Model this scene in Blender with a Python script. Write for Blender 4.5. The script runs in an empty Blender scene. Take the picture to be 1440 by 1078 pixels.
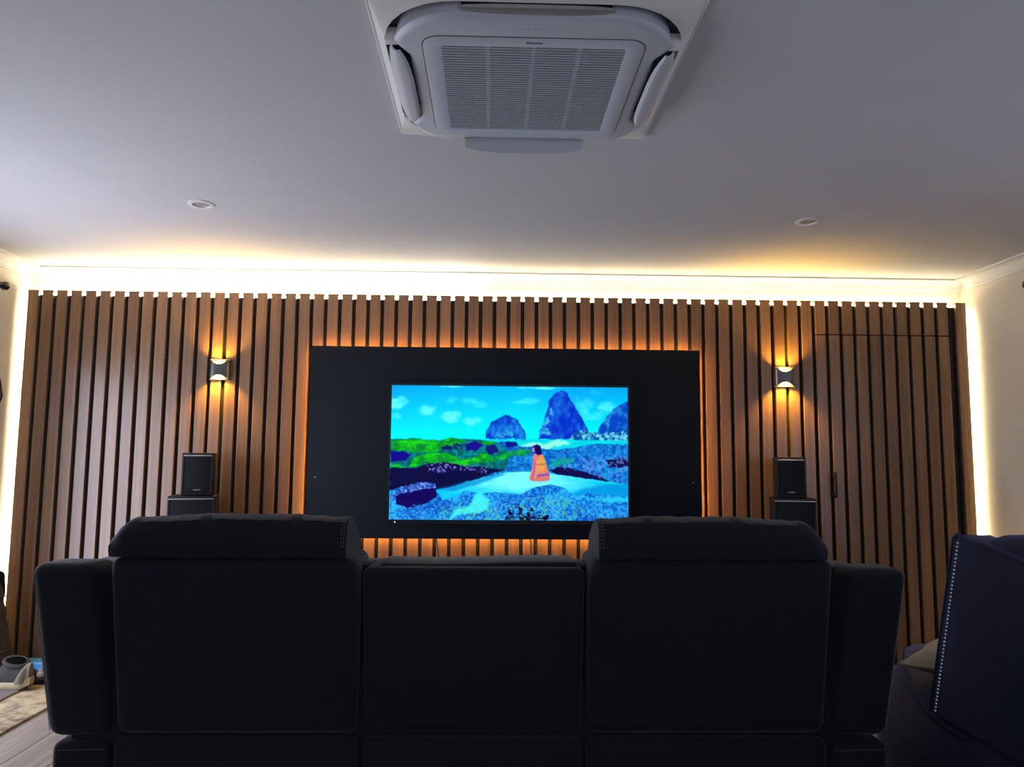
import bpy, bmesh, math, random
import numpy as np
from mathutils import Vector, Matrix
random.seed(4)
scene = bpy.context.scene
COL = scene.collection
R = math.radians

# ------------------------------------------------------------------ camera, world, big lights, exposure
YAW, PITCH, ROLL, FPX = .026, .0999, .0085, 1068.3
cam_d = bpy.data.cameras.new('camera'); cam = bpy.data.objects.new('camera', cam_d); COL.objects.link(cam)
_fw = Vector((math.sin(YAW)*math.cos(PITCH), math.cos(YAW)*math.cos(PITCH), math.sin(PITCH)))
_rt = Vector((math.cos(YAW), -math.sin(YAW), 0)); _up = _rt.cross(_fw)
_r2 = math.cos(ROLL)*_rt + math.sin(ROLL)*_up; _u2 = -math.sin(ROLL)*_rt + math.cos(ROLL)*_up
m = Matrix((_r2, _u2, -_fw)).transposed().to_4x4(); m.translation = Vector((0, -4.585, 1.197))
cam.matrix_world = m
cam_d.sensor_fit = 'HORIZONTAL'; cam_d.sensor_width = 36; cam_d.lens = FPX*36/1440
cam_d.clip_start = .02
scene.camera = cam

scene.view_settings.view_transform = 'Standard'
scene.view_settings.look = 'None'
scene.view_settings.gamma = 1
scene.view_settings.use_curve_mapping = False
scene.view_settings.exposure = 0

world = bpy.data.worlds.new('world'); scene.world = world; world.use_nodes = True
world.node_tree.nodes['Background'].inputs[0].default_value = (.50, .68, 1, 1)
world.node_tree.nodes['Background'].inputs[1].default_value = .8

def lamp(name, kind, loc, rot, power, color, **kw):
    d = bpy.data.lights.new(name, kind); d.energy = power; d.color = color
    for k, v in kw.items(): setattr(d, k, v)
    o = bpy.data.objects.new(name, d); o.location = loc; o.rotation_euler = rot; COL.objects.link(o)
    return o
# daylight entering by the two side windows, then an added rear fill
lamp('daylight_left', 'AREA', (-2.855, -1.36, .93), (0, R(-90), 0), 56, (.76, .80, 1), shape='RECTANGLE', size=1.66, size_y=1.6)
lamp('daylight_right', 'AREA', (2.99, -2.9, 1.25), (0, R(90), 0), 9, (.66, .72, 1), shape='RECTANGLE', size=1.5, size_y=1.7)
lamp('rear_fill', 'AREA', (0, -6.56, 1.25), (R(90), 0, 0), 14, (.80, .82, 1), shape='RECTANGLE', size=3.2, size_y=1.7)  # added lamp behind the camera for even ambient light

# ------------------------------------------------------------------ materials
def nt(name):
    m = bpy.data.materials.new(name); m.use_nodes = True
    return m, m.node_tree, m.node_tree.nodes['Principled BSDF']
def lin(c):
    return tuple(((v/255+.055)/1.055)**2.4 if v/255 > .04045 else v/255/12.92 for v in c)
def flat(name, col, rough=.6, metal=0, noise=.0, nscale=30, bump=0, sheen=0, coords='Object'):
    m, t, b = nt(name)
    b.inputs['Base Color'].default_value = (*col, 1); b.inputs['Roughness'].default_value = rough
    b.inputs['Metallic'].default_value = metal
    if sheen: b.inputs['Sheen Weight'].default_value = sheen; b.inputs['Sheen Roughness'].default_value = .4
    if noise or bump:
        tc = t.nodes.new('ShaderNodeTexCoord'); n = t.nodes.new('ShaderNodeTexNoise')
        n.inputs['Scale'].default_value = nscale; n.inputs['Detail'].default_value = 4
        t.links.new(tc.outputs[coords], n.inputs['Vector'])
        if noise:
            r = t.nodes.new('ShaderNodeValToRGB')
            r.color_ramp.elements[0].position = .3; r.color_ramp.elements[1].position = .7
            r.color_ramp.elements[0].color = (*[c*(1-noise) for c in col], 1)
            r.color_ramp.elements[1].color = (*[min(1, c*(1+noise)) for c in col], 1)
            t.links.new(n.outputs['Fac'], r.inputs[0]); t.links.new(r.outputs[0], b.inputs['Base Color'])
        if bump:
            bp = t.nodes.new('ShaderNodeBump'); bp.inputs['Strength'].default_value = bump; bp.inputs['Distance'].default_value = .002
            t.links.new(n.outputs['Fac'], bp.inputs['Height']); t.links.new(bp.outputs[0], b.inputs['Normal'])
    return m
def glow(name, col, strength, sample=True):
    m, t, b = nt(name)
    b.inputs['Base Color'].default_value = (.8, .8, .8, 1)
    b.inputs['Emission Color'].default_value = (*col, 1); b.inputs['Emission Strength'].default_value = strength
    return m
def wood(name, dark, light, axis, rough, sx=60, sl=1.2):
    m, t, b = nt(name)
    tc = t.nodes.new('ShaderNodeTexCoord'); oi = t.nodes.new('ShaderNodeObjectInfo')
    ad = t.nodes.new('ShaderNodeVectorMath'); ad.operation = 'ADD'
    sc = t.nodes.new('ShaderNodeVectorMath'); sc.operation = 'SCALE'; sc.inputs['Scale'].default_value = 37
    t.links.new(oi.outputs['Random'], sc.inputs[0])
    t.links.new(tc.outputs['Object'], ad.inputs[0]); t.links.new(sc.outputs[0], ad.inputs[1])
    mp = t.nodes.new('ShaderNodeMapping'); s = [sx, sx, sx]; s['xyz'.index(axis)] = sl
    mp.inputs['Scale'].default_value = s
    t.links.new(ad.outputs[0], mp.inputs['Vector'])
    n = t.nodes.new('ShaderNodeTexNoise'); n.inputs['Scale'].default_value = 1; n.inputs['Detail'].default_value = 6; n.inputs['Roughness'].default_value = .65
    t.links.new(mp.outputs[0], n.inputs['Vector'])
    r = t.nodes.new('ShaderNodeValToRGB'); r.color_ramp.elements[0].position = .32; r.color_ramp.elements[1].position = .68
    r.color_ramp.elements[0].color = (*dark, 1); r.color_ramp.elements[1].color = (*light, 1)
    t.links.new(n.outputs['Fac'], r.inputs[0])
    hv = t.nodes.new('ShaderNodeHueSaturation')
    mr = t.nodes.new('ShaderNodeMapRange'); mr.inputs['To Min'].default_value = .86; mr.inputs['To Max'].default_value = 1.14
    t.links.new(oi.outputs['Random'], mr.inputs['Value']); t.links.new(mr.outputs[0], hv.inputs['Value'])
    t.links.new(r.outputs[0], hv.inputs['Color']); t.links.new(hv.outputs[0], b.inputs['Base Color'])
    b.inputs['Roughness'].default_value = rough
    bp = t.nodes.new('ShaderNodeBump'); bp.inputs['Strength'].default_value = .15; bp.inputs['Distance'].default_value = .001
    t.links.new(n.outputs['Fac'], bp.inputs['Height']); t.links.new(bp.outputs[0], b.inputs['Normal'])
    return m

M = dict(
    plaster=flat('plaster', (.74, .685, .57), .9, noise=.02, nscale=6),
    ceiling=flat('ceiling_paint', (.64, .635, .625), .9, noise=.015, nscale=3),
    cornice=flat('cornice_paint', (.80, .78, .73), .7, noise=.02, nscale=9),
    slat=wood('slat_wood', (.170, .090, .046), (.275, .155, .079), 'z', .30),
    black_board=flat('black_board', (.012, .011, .012), .7, noise=.2, nscale=40),
    panel=flat('matt_black_panel', (.006, .010, .016), .6, noise=.08, nscale=5),
    bezel=flat('bezel', (.008, .008, .012), .35, noise=.05),
    black=flat('black_plastic', (.01, .01, .012), .45, noise=.1),
    cloth=flat('speaker_cloth', (.004, .004, .007), .9, noise=.3, nscale=400, bump=.3),
    cabinet=flat('speaker_cabinet', (.009, .008, .009), .5, noise=.1, nscale=60),
    silver=flat('brushed_silver', (.55, .54, .52), .35, .8, noise=.05, nscale=100),
    chrome=flat('dark_chrome', (.15, .15, .145), .32, 1, noise=.05, nscale=60),
    reflector=flat('white_reflector', (.9, .88, .82), .5, noise=.02),
    suede=flat('charcoal_suede', (.0062, .0068, .0120), .92, noise=.22, nscale=45, bump=.25, sheen=.15),
    thread=flat('grey_thread', (.16, .18, .23), .8, noise=.1),
    velvet=flat('navy_velvet', (.014, .020, .075), .85, noise=.25, nscale=18, bump=.2, sheen=.14),
    stud=flat('nickel_stud', (.75, .75, .80), .25, 1, noise=.02),
    pillow=flat('taupe_cotton', (.36, .31, .235), .9, noise=.1, nscale=50, bump=.3),
    ac=flat('ac_plastic', (.62, .63, .66), .45, noise=.015, nscale=8),
    ac_panel=flat('ac_plastic_led_lit', (.90, .87, .80), .5, noise=.015, nscale=8),  # paler and warmer than the fascia: LED light put into the colour
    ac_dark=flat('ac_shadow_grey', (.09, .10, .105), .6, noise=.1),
    ac_grille=flat('ac_grille_grey', (.44, .46, .48), .6, noise=.03),
    ac_back=flat('ac_filter_grey', (.20, .21, .22), .8, noise=.05),
    ac_mark=flat('ac_mark', (.05, .05, .07), .5, noise=.02),
    lens=flat('frosted_lens', (.42, .40, .36), .5, noise=.03),
    downlight=flat('downlight_trim', (.80, .78, .74), .4, noise=.02),
    rod=flat('dark_bronze', (.035, .025, .025), .25, .6, noise=.1),
    curtain=flat('brown_curtain', (.055, .032, .035), .9, noise=.2, nscale=60),
    frame=flat('window_frame_white', (.7, .7, .7), .4, noise=.02),
    glassw=flat('window_glass', (.9, .95, 1), .05),
    oak=wood('grey_plank', (.21, .18, .155), (.36, .32, .28), 'y', .45, 40, 1.5),
    mat=flat('grey_mat', (.17, .145, .14), .95, noise=.25, nscale=150, bump=.4),
    bag=flat('charcoal_fabric', (.035, .033, .033), .95, noise=.35, nscale=30, bump=.5),
    shoe=flat('grey_mesh', (.026, .024, .021), .85, noise=.3, nscale=200, bump=.3),
    shoe_in=flat('shoe_lining', (.0012, .001, .001), .9, noise=.2),
    heel=flat('beige_heel', (.16, .13, .085), .7, noise=.15, nscale=60),
    sole=flat('cream_sole', (.38, .30, .18), .6, noise=.1, nscale=50),
    white=flat('white_plastic', (.7, .7, .72), .4, noise=.03),
    blue=flat('light_blue', (.10, .36, .75), .3, noise=.06, nscale=20),
    base=flat('dark_base', (.02, .018, .016), .8, noise=.1),
)
M['slat'].node_tree.nodes['Principled BSDF'].inputs['Specular IOR Level'].default_value = .7
M['shoe_in'].node_tree.nodes['Principled BSDF'].inputs['Specular IOR Level'].default_value = .05
M['panel'].node_tree.nodes['Principled BSDF'].inputs['Specular IOR Level'].default_value = .18
M['glassw'].node_tree.nodes['Principled BSDF'].inputs['Transmission Weight'].default_value = 1
M['led_warm'] = glow('led_warm_bright', (1, .87, .62), 120)
M['led_right'] = glow('led_warm_dim', (1, .86, .58), 50)
M['led_side'] = glow('led_side', (1, .87, .62), 120)
M['led_side_r'] = glow('led_side_right', (1, .84, .52), 110)
M['led_amber'] = glow('led_amber', (1, .47, .11), 100)
M['bulb'] = glow('sconce_bulb', (1, .85, .6), 12)
M['standby'] = glow('standby', (.7, .6, 1), 1.2)

# rug pattern
m, t, b = nt('rug_weave')
tc = t.nodes.new('ShaderNodeTexCoord'); v = t.nodes.new('ShaderNodeTexVoronoi'); v.feature = 'DISTANCE_TO_EDGE'; v.inputs['Scale'].default_value = 5
n = t.nodes.new('ShaderNodeTexNoise'); n.inputs['Scale'].default_value = 14; n.inputs['Detail'].default_value = 8; n.inputs['Roughness'].default_value = .75
mm = t.nodes.new('ShaderNodeMath'); mm.operation = 'MULTIPLY_ADD'; mm.inputs[1].default_value = .5
rp = t.nodes.new('ShaderNodeValToRGB'); rp.color_ramp.elements[0].position = .42; rp.color_ramp.elements[1].position = .62
rp.color_ramp.elements[0].color = (.16, .12, .085, 1); rp.color_ramp.elements[1].color = (.50, .42, .27, 1)
for l in ((tc.outputs['Object'], v.inputs['Vector']), (tc.outputs['Object'], n.inputs['Vector']), (v.outputs['Distance'], mm.inputs[0]),
          (n.outputs['Fac'], mm.inputs[2]), (mm.outputs[0], rp.inputs[0]), (rp.outputs[0], b.inputs['Base Color'])): t.links.new(*l)
b.inputs['Roughness'].default_value = .95
M['rug'] = m
# velvet with embossed scrolls
t = M['velvet'].node_tree; b = t.nodes['Principled BSDF']
tc = t.nodes.new('ShaderNodeTexCoord'); w = t.nodes.new('ShaderNodeTexWave'); w.wave_type = 'RINGS'; w.inputs['Scale'].default_value = 4
w.inputs['Distortion'].default_value = 9; w.inputs['Detail'].default_value = 1; w.inputs['Detail Scale'].default_value = 1.3
rp = t.nodes.new('ShaderNodeValToRGB'); rp.color_ramp.elements[0].position = .93; rp.color_ramp.elements[1].position = .99
rp.color_ramp.elements[0].color = (.004, .007, .036, 1); rp.color_ramp.elements[1].color = (.007, .012, .054, 1); b.inputs['Sheen Tint'].default_value = (.22, .36, 1, 1)
t.links.new(tc.outputs['Object'], w.inputs['Vector']); t.links.new(w.outputs['Fac'], rp.inputs[0]); t.links.new(rp.outputs[0], b.inputs['Base Color'])

# ------------------------------------------------------------------ builders
WL = {}
def tag(o, label=None, cat=None, group=None, kind=None):
    if label: o['label'] = label
    if cat: o['category'] = cat
    if group: o['group'] = group
    if kind: o['kind'] = kind
    return o
def obj(name, bm, mat, parent=None, smooth=True, keep=False):
    """link a bmesh given in world coordinates as ONE object"""
    base = WL[parent.name] if parent else Vector((0, 0, 0))
    bmesh.ops.recalc_face_normals(bm, faces=bm.faces)
    if not parent and not keep:
        lo = Vector([min(v.co[i] for v in bm.verts) for i in range(3)]); hi = Vector([max(v.co[i] for v in bm.verts) for i in range(3)])
        base = Vector(((lo.x+hi.x)/2, (lo.y+hi.y)/2, lo.z))
    bmesh.ops.translate(bm, vec=-base, verts=bm.verts)
    me = bpy.data.meshes.new(name); bm.to_mesh(me); bm.free()
    if smooth:
        me.polygons.foreach_set('use_smooth', [True]*len(me.polygons))
        try: me.set_sharp_from_angle(angle=R(38))
        except Exception: pass
    o = bpy.data.objects.new(name, me); COL.objects.link(o)
    for mt in (mat if isinstance(mat, (list, tuple)) else [mat]): me.materials.append(mt)
    if parent: o.parent = parent
    else: o.location = base
    WL[o.name] = base
    return o
def thing(name, label, cat, loc, group=None):
    o = bpy.data.objects.new(name, None); o.empty_display_size = .1; COL.objects.link(o); o.location = loc
    WL[o.name] = Vector(loc)
    return tag(o, label, cat, group)
def box(bm, x0, x1, y0, y1, z0, z1, bev=0, seg=2):
    vs = [bm.verts.new((x, y, z)) for x in (x0, x1) for y in (y0, y1) for z in (z0, z1)]
    fs = [bm.faces.new([vs[i] for i in q]) for q in ((0, 1, 3, 2), (4, 6, 7, 5), (0, 4, 5, 1), (2, 3, 7, 6), (0, 2, 6, 4), (1, 5, 7, 3))]
    if bev:
        es = list({e for f in fs for e in f.edges})
        bmesh.ops.bevel(bm, geom=es, offset=bev, segments=seg, affect='EDGES', profile=.5)
    return bm
def bx(*a, **k): return box(bmesh.new(), *a, **k)
def cushion(x0, x1, y0, y1, z0, z1, r, seg=4, cuts=6, puff=0, axis='y'):
    """rounded block, subdivided, optionally puffed along an axis"""
    bm = bx(x0, x1, y0, y1, z0, z1, bev=r, seg=seg)
    if cuts:
        c = Vector(((x0+x1)/2, (y0+y1)/2, (z0+z1)/2)); h = Vector(((x1-x0)/2, (y1-y0)/2, (z1-z0)/2))
        for ax in range(3):
            n = max(1, int(cuts*h[ax]/max(h)))
            for i in range(1, n+1):
                p = c.copy(); d = -h[ax]+2*h[ax]*i/(n+1); p[ax] += d
                no = Vector((0, 0, 0)); no[ax] = 1
                bmesh.ops.bisect_plane(bm, geom=bm.verts[:]+bm.edges[:]+bm.faces[:], plane_co=p, plane_no=no)
        if puff:
            ai = 'xyz'.index(axis); o = [i for i in range(3) if i != ai]
            for v in bm.verts:
                q = v.co-c; k = 1
                for i in o: k *= max(0, 1-(q[i]/h[i])**2)
                v.co[ai] += math.copysign(puff*k**.6, q[ai]) * (1 if abs(q[ai]) > .3*h[ai] else abs(q[ai])/(.3*h[ai]+1e-9))
    return bm
def warp(bm, fn):
    for v in bm.verts: v.co = Vector(fn(*v.co))
    return bm
def loft(bm, loops, cap0=True, cap1=True):
    rows = [[bm.verts.new(p) for p in l] for l in loops]
    n = len(rows[0])
    for a, b in zip(rows, rows[1:]):
        for i in range(n):
            bm.faces.new((a[i], a[(i+1) % n], b[(i+1) % n], b[i]))
    if cap0: bm.faces.new(rows[0][::-1])
    if cap1: bm.faces.new(rows[-1])
    return bm
def tube(bm, pts, r, n=8):
    pts = [Vector(p) for p in pts]; loops = []
    for i, p in enumerate(pts):
        d = (pts[min(i+1, len(pts)-1)]-pts[max(i-1, 0)]).normalized()
        a = d.orthogonal().normalized() if i == 0 else (loops_a - d*loops_a.dot(d)).normalized()
        loops_a = a; b_ = d.cross(a)
        rr = r(i/(len(pts)-1)) if callable(r) else r
        loops.append([p+rr*(math.cos(2*math.pi*k/n)*a+math.sin(2*math.pi*k/n)*b_) for k in range(n)])
    return loft(bm, loops)
def lathe(bm, prof, cx, cy, cz, n=32, axis='z'):
    loops = []
    for r_, h in prof:
        l = []
        for k in range(n):
            a = 2*math.pi*k/n; c, s = r_*math.cos(a), r_*math.sin(a)
            l.append({'z': (cx+c, cy+s, cz+h), 'y': (cx+c, cy+h, cz+s), 'x': (cx+h, cy+c, cz+s)}[axis])
        loops.append(l)
    return loft(bm, loops)
def outline(hx, hy, r, nc=8, ns=12):
    pts = []
    for q in range(4):
        a0 = q*math.pi/2
        sx, sy = [(1, 1), (-1, 1), (-1, -1), (1, -1)][q]
        cx, cy = sx*(hx-r), sy*(hy-r)
        for k in range(nc+1):
            a = a0+k/nc*math.pi/2; pts.append((cx+r*math.cos(a), cy+r*math.sin(a)))
        nx, ny = [(-1, 1), (-1, -1), (1, -1), (1, 1)][q]
        e0 = pts[-1]; cc = (nx*(hx-r), ny*(hy-r)); a = a0+math.pi/2
        e1 = (cc[0]+r*math.cos(a), cc[1]+r*math.sin(a))
        for k in range(1, ns):
            f = k/ns; pts.append((e0[0]*(1-f)+e1[0]*f, e0[1]*(1-f)+e1[1]*f))
    return pts
def dashes(bm, pts, r=.0012, dash=.006, gap=.005):
    pts = [Vector(p) for p in pts]
    for a, b_ in zip(pts, pts[1:]):
        L = (b_-a).length; d = (b_-a)/L; s = 0
        while s+dash < L:
            tube(bm, (a+d*s, a+d*(s+dash)), r, 4); s += dash+gap
    return bm

# ------------------------------------------------------------------ room shell
XL, XR, YW, YB, ZC = -2.85, 2.985, .12, -6.6, 2.355
WIN_L = (-2.20, -.52, .06, 1.82); WIN_R = (-3.8, -2.0, .35, 2.02)
def struct(name, bm, mat, parent=None, smooth=False):
    o = obj(name, bm, mat, parent, smooth=smooth)
    if not parent: o['kind'] = 'structure'
    return o
struct('floor', bx(XL-.12, XR+.12, YB-.12, YW+.12, -.14, -.014), M['base'])
struct('ceiling', bx(XL-.12, XR+.12, YB-.12, YW+.12, ZC, ZC+.12), M['ceiling'])
wall_back = struct('wall_back', bx(XL-.12, XR+.12, YW, YW+.12, -.014, ZC), M['plaster'])
bm = bmesh.new()
for a in ((XL-.12, -1.7, -.014, ZC), (1.7, XR+.12, -.014, ZC), (-1.7, 1.7, -.014, .3), (-1.7, 1.7, 2.15, ZC)): box(bm, a[0], a[1], YB-.12, YB, a[2], a[3])
struct('wall_front', bm, M['plaster'])
bm = bmesh.new()
for a in ((-1.7, -1.65, .3, 2.15), (1.65, 1.7, .3, 2.15), (-1.65, 1.65, .3, .35), (-1.65, 1.65, 2.10, 2.15), (-.025, .025, .35, 2.10)): box(bm, a[0], a[1], YB-.10, YB-.04, a[2], a[3])
wf = struct('fill_window', bm, M['frame'])  # unseen rear window, added to go with the ambient fill lamp
for a, b_ in ((-1.65, -.025), (.025, 1.65)): obj('glass_pane', bx(a, b_, YB-.074, YB-.066, .35, 2.10), M['glassw'], wf, smooth=False)
def side_wall(name, x0, x1, win):
    y0, y1, z0, z1 = win; bm = bmesh.new()
    box(bm, x0, x1, YB, y0, -.014, ZC); box(bm, x0, x1, y1, YW, -.014, ZC)
    box(bm, x0, x1, y0, y1, -.014, z0); box(bm, x0, x1, y0, y1, z1, ZC)
    return struct(name, bm, M['plaster'])
side_wall('wall_left', XL-.12, XL, WIN_L); side_wall('wall_right', XR, XR+.12, WIN_R)
def window(name, xc, win):
    y0, y1, z0, z1 = win; bm = bmesh.new(); w = .05
    for a in ((y0, y0+w, z0, z1), (y1-w, y1, z0, z1), (y0+w, y1-w, z0, z0+w), (y0+w, y1-w, z1-w, z1), ((y0+y1)/2-w/2, (y0+y1)/2+w/2, z0+w, z1-w)):
        box(bm, xc-.03, xc+.03, *a)
    f = struct(name, bm, M['frame'])
    for a, b_ in ((y0+w, (y0+y1)/2-w/2), ((y0+y1)/2+w/2, y1-w)):
        obj('glass_pane', bx(xc-.004, xc+.004, a, b_, z0+w, z1-w), M['glassw'], f, smooth=False)
window('window_1', XL-.07, WIN_L); window('window_2', XR+.07, WIN_R)

# cornice along the three visible walls
prof = [(0, .072), (.010, .072), (.010, .062)]
for k in range(9):
    a = k/8*math.pi/2; prof.append((.014+.048*(1-math.cos(a)), .058-.048*math.sin(a)))
prof += [(.066, .010), (.074, .010), (.074, 0), (0, 0)]
def trim(name, fn, l0, l1):
    bm = bmesh.new(); loft(bm, [[fn(d, s) + (ZC-h,) for d, h in prof] for s in (l0, l1)])
    return struct(name, bm, M['cornice'], smooth=True)
trim('trim_1', lambda d, s: (s, YW-d), XL+.001, XR-.001)
trim('trim_2', lambda d, s: (XL+d, s), YB, YW-.074)
trim('trim_3', lambda d, s: (XR-d, s), YB, YW-.074)
for nm, a in (('baseboard_left', (XL, XL+.014, YB, -2.2, -.014, .09)), ('baseboard_right', (XR-.014, XR, YB, -.05, -.014, .09))):
    struct(nm, bx(*a, bev=.003), M['frame'])

# floor planks
fl = bpy.data.objects['floor']
pw, pl = .19, 1.25
bm = bx(-pw/2+.0012, pw/2-.0012, -pl/2+.0012, pl/2-.0012, -.014, 0, bev=.0015, seg=1)
pm = bpy.data.meshes.new('plank'); bm.to_mesh(pm); bm.free(); pm.materials.append(M['oak'])
nx = math.ceil((XR-XL)/pw)
for i in range(nx):
    off = [0, .42, .83, .2, .62][i % 5]
    for j in range(6):
        yc = YW+off-j*pl-pl/2
        top_ = min(yc+pl/2, YW-.004); bot_ = yc-pl/2
        if top_-bot_ < .05: continue
        o = bpy.data.objects.new('plank', pm); COL.objects.link(o); o.parent = fl
        o.location = Vector((XL+.003+(i+.5)*pw, (top_+bot_)/2, 0))-WL['floor']; o.scale.y = (top_-bot_)/pl

# ------------------------------------------------------------------ slat cladding on the far wall
P, X0, SW, ZT = .0857, -2.807, .0625, 2.194
DOOR = range(56, 66); ZD = 1.982
bm = bmesh.new(); box(bm, -2.795, 1.975, .026, .040, .0, 2.166)
box(bm, 1.975, 2.935, .026, .040, ZD+.003, 2.166)
obj('backing_board', bm, M['black_board'], wall_back, smooth=False)
obj('backing_board', bx(1.94, 2.935, .040, .046, ZD-.05, ZD+.05), M['black_board'], wall_back, smooth=False)  # unseen cover strip, added to stop LED light leaking through the door gap
obj('backing_board', bx(1.94, 1.99, .040, .046, 0, ZD-.05), M['black_board'], wall_back, smooth=False)
obj('backing_board', bx(2.85, 2.90, .040, .046, 0, ZD-.05), M['black_board'], wall_back, smooth=False)
obj('backing_board', bx(2.868, 2.935, .026, .040, 0, ZD+.003), M['black_board'], wall_back, smooth=False)
def slat_mesh(name, z0, z1, w=SW):
    bm = bx(0, w, 0, .0262, z0, z1, bev=.0022, seg=2)
    me = bpy.data.meshes.new(name); bm.to_mesh(me); bm.free(); me.materials.append(M['slat'])
    return me
def put(name, me, x, parent, z=0):
    o = bpy.data.objects.new(name, me); COL.objects.link(o); o.parent = parent
    o.location = Vector((x, 0, z))-WL[parent.name]
    return o
full, upper, lower, last = slat_mesh('slat', .004, ZT), slat_mesh('slat', ZD+.003, ZT), slat_mesh('slat', .012, ZD-.003), slat_mesh('slat', .004, ZT, .063)
door = struct('door_1', bx(1.980, 2.864, .026, .040, .008, ZD-.002), M['black_board'])
for i in range(66):
    x = X0+i*P
    if i in DOOR:
        put('slat', upper, x, wall_back); put('slat', lower, x, door)
    else: put('slat', full, x, wall_back)
put('slat', last, 2.880, wall_back)
# timber battens that hold the boards off the wall
for z in (.25, .95, 1.65):
    for a, b_ in ((-2.70, 1.95),):
        obj('batten', bx(a, b_, .040, YW, z, z+.04), M['base'], wall_back, smooth=False)
# pull handle of the flush door
bm = bmesh.new(); box(bm, 2.060, 2.074, -.050, -.038, .985, 1.140, bev=.003); box(bm, 2.062, 2.072, -.038, .026, 1.00, 1.012); box(bm, 2.062, 2.072, -.038, .026, 1.113, 1.125)
tag(obj('door_handle', bm, M['black'], door), 'black bar handle')

# led strips behind the cladding
def strip(label, mat, *a):
    o = obj('led_strip', bx(*a), mat, smooth=False); tag(o, label, 'light strip', kind=None); return o
strip('bright warm LED strip above the left half of the slat wall', M['led_warm'], -2.78, -.075, .062, .072, 2.183, 2.188)
strip('softer warm LED strip above the right half of the slat wall', M['led_right'], -.015, 2.93, .062, .072, 2.183, 2.188)
strip('vertical warm LED strip at the left end of the slat wall', M['led_side'], -2.800, -2.796, .028, .040, .05, 2.15)
strip('vertical warm LED strip at the right end of the slat wall', M['led_side_r'], 2.936, 2.940, .028, .040, .05, 2.12)

# ------------------------------------------------------------------ black media panel and television
PX0, PX1, PZ0, PZ1 = -1.081, 1.251, .733, 1.864
pan = thing('media_panel', 'wide matt black panel with amber backlight behind the television', 'panel', ((PX0+PX1)/2, -.055, PZ0))
obj('board', bx(PX0, PX1, -.065, -.045, PZ0, PZ1, bev=.002), M['panel'], pan)
bm = bmesh.new()
for a in ((PX0+.05, PX1-.05, PZ1-.10, PZ1-.06), (PX0+.05, PX1-.05, PZ0+.06, PZ0+.10), (PX0+.06, PX0+.10, PZ0+.10, PZ1-.10), (PX1-.10, PX1-.06, PZ0+.10, PZ1-.10)):
    box(bm, a[0], a[1], -.045, .0, a[2], a[3])
obj('spacer_frame', bm, M['black'], pan, smooth=False)
bm = bmesh.new(); g = .022
for a in ((PX0+g, PX1-g, PZ1-g-.006, PZ1-g), (PX0+g, PX1-g, PZ0+g, PZ0+g+.006), (PX0+g, PX0+g+.006, PZ0+g+.006, PZ1-g-.006), (PX1-g-.006, PX1-g, PZ0+g+.006, PZ1-g-.006)):
    box(bm, a[0], a[1], -.045, -.040, a[2], a[3])
tag(obj('backlight', bm, M['led_amber'], pan, smooth=False), 'amber LED backlight')
for x, z in ((1.20, 1.07), (-1.035, 1.085)):
    obj('screw_cap', lathe(bmesh.new(), [(.004, 0), (.004, -.001), (.002, -.002)], x, -.065, z, 10, 'y'), M['silver'], pan)
for x0, x1, lb in ((-.318, -.275, 'thin black cable slanting below the left part of the black panel'), (.235, .262, 'thin black cable below the right part of the black panel')):
    pts = [(x0+(x1-x0)*f**1.3, -.030+.02*f, .745-.32*f) for f in [k/12 for k in range(13)]]
    tag(obj('cable', tube(bmesh.new(), pts, .0035, 8), M['black']), lb, 'cable')

TX0, TX1, TZ0, TZ1 = -.592, .805, .846, 1.629
tv = thing('television', 'wide flat television showing a turquoise rock pool on the coast', 'television', ((TX0+TX1)/2, -.08, TZ0-.02))
bm = bmesh.new(); e = .012
for a in ((TX0-e, TX0, TZ0-.024, TZ1+e), (TX1, TX1+e, TZ0-.024, TZ1+e), (TX0, TX1, TZ1, TZ1+e), (TX0, TX1, TZ0-.024, TZ0)):
    box(bm, a[0], a[1], -.103, -.085, a[2], a[3])
obj('bezel', bm, M['bezel'], tv, smooth=False)
obj('rear_housing', bx(TX0-e, TX1+e, -.085, -.0655, TZ0-.02, TZ1+e, bev=.003), M['black'], tv)
obj('standby_light', lathe(bmesh.new(), [(.004, 0), (.004, -.002), (.002, -.003)], TX0+.035, -.103, TZ0-.014, 10, 'y'), M['standby'], tv)

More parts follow.
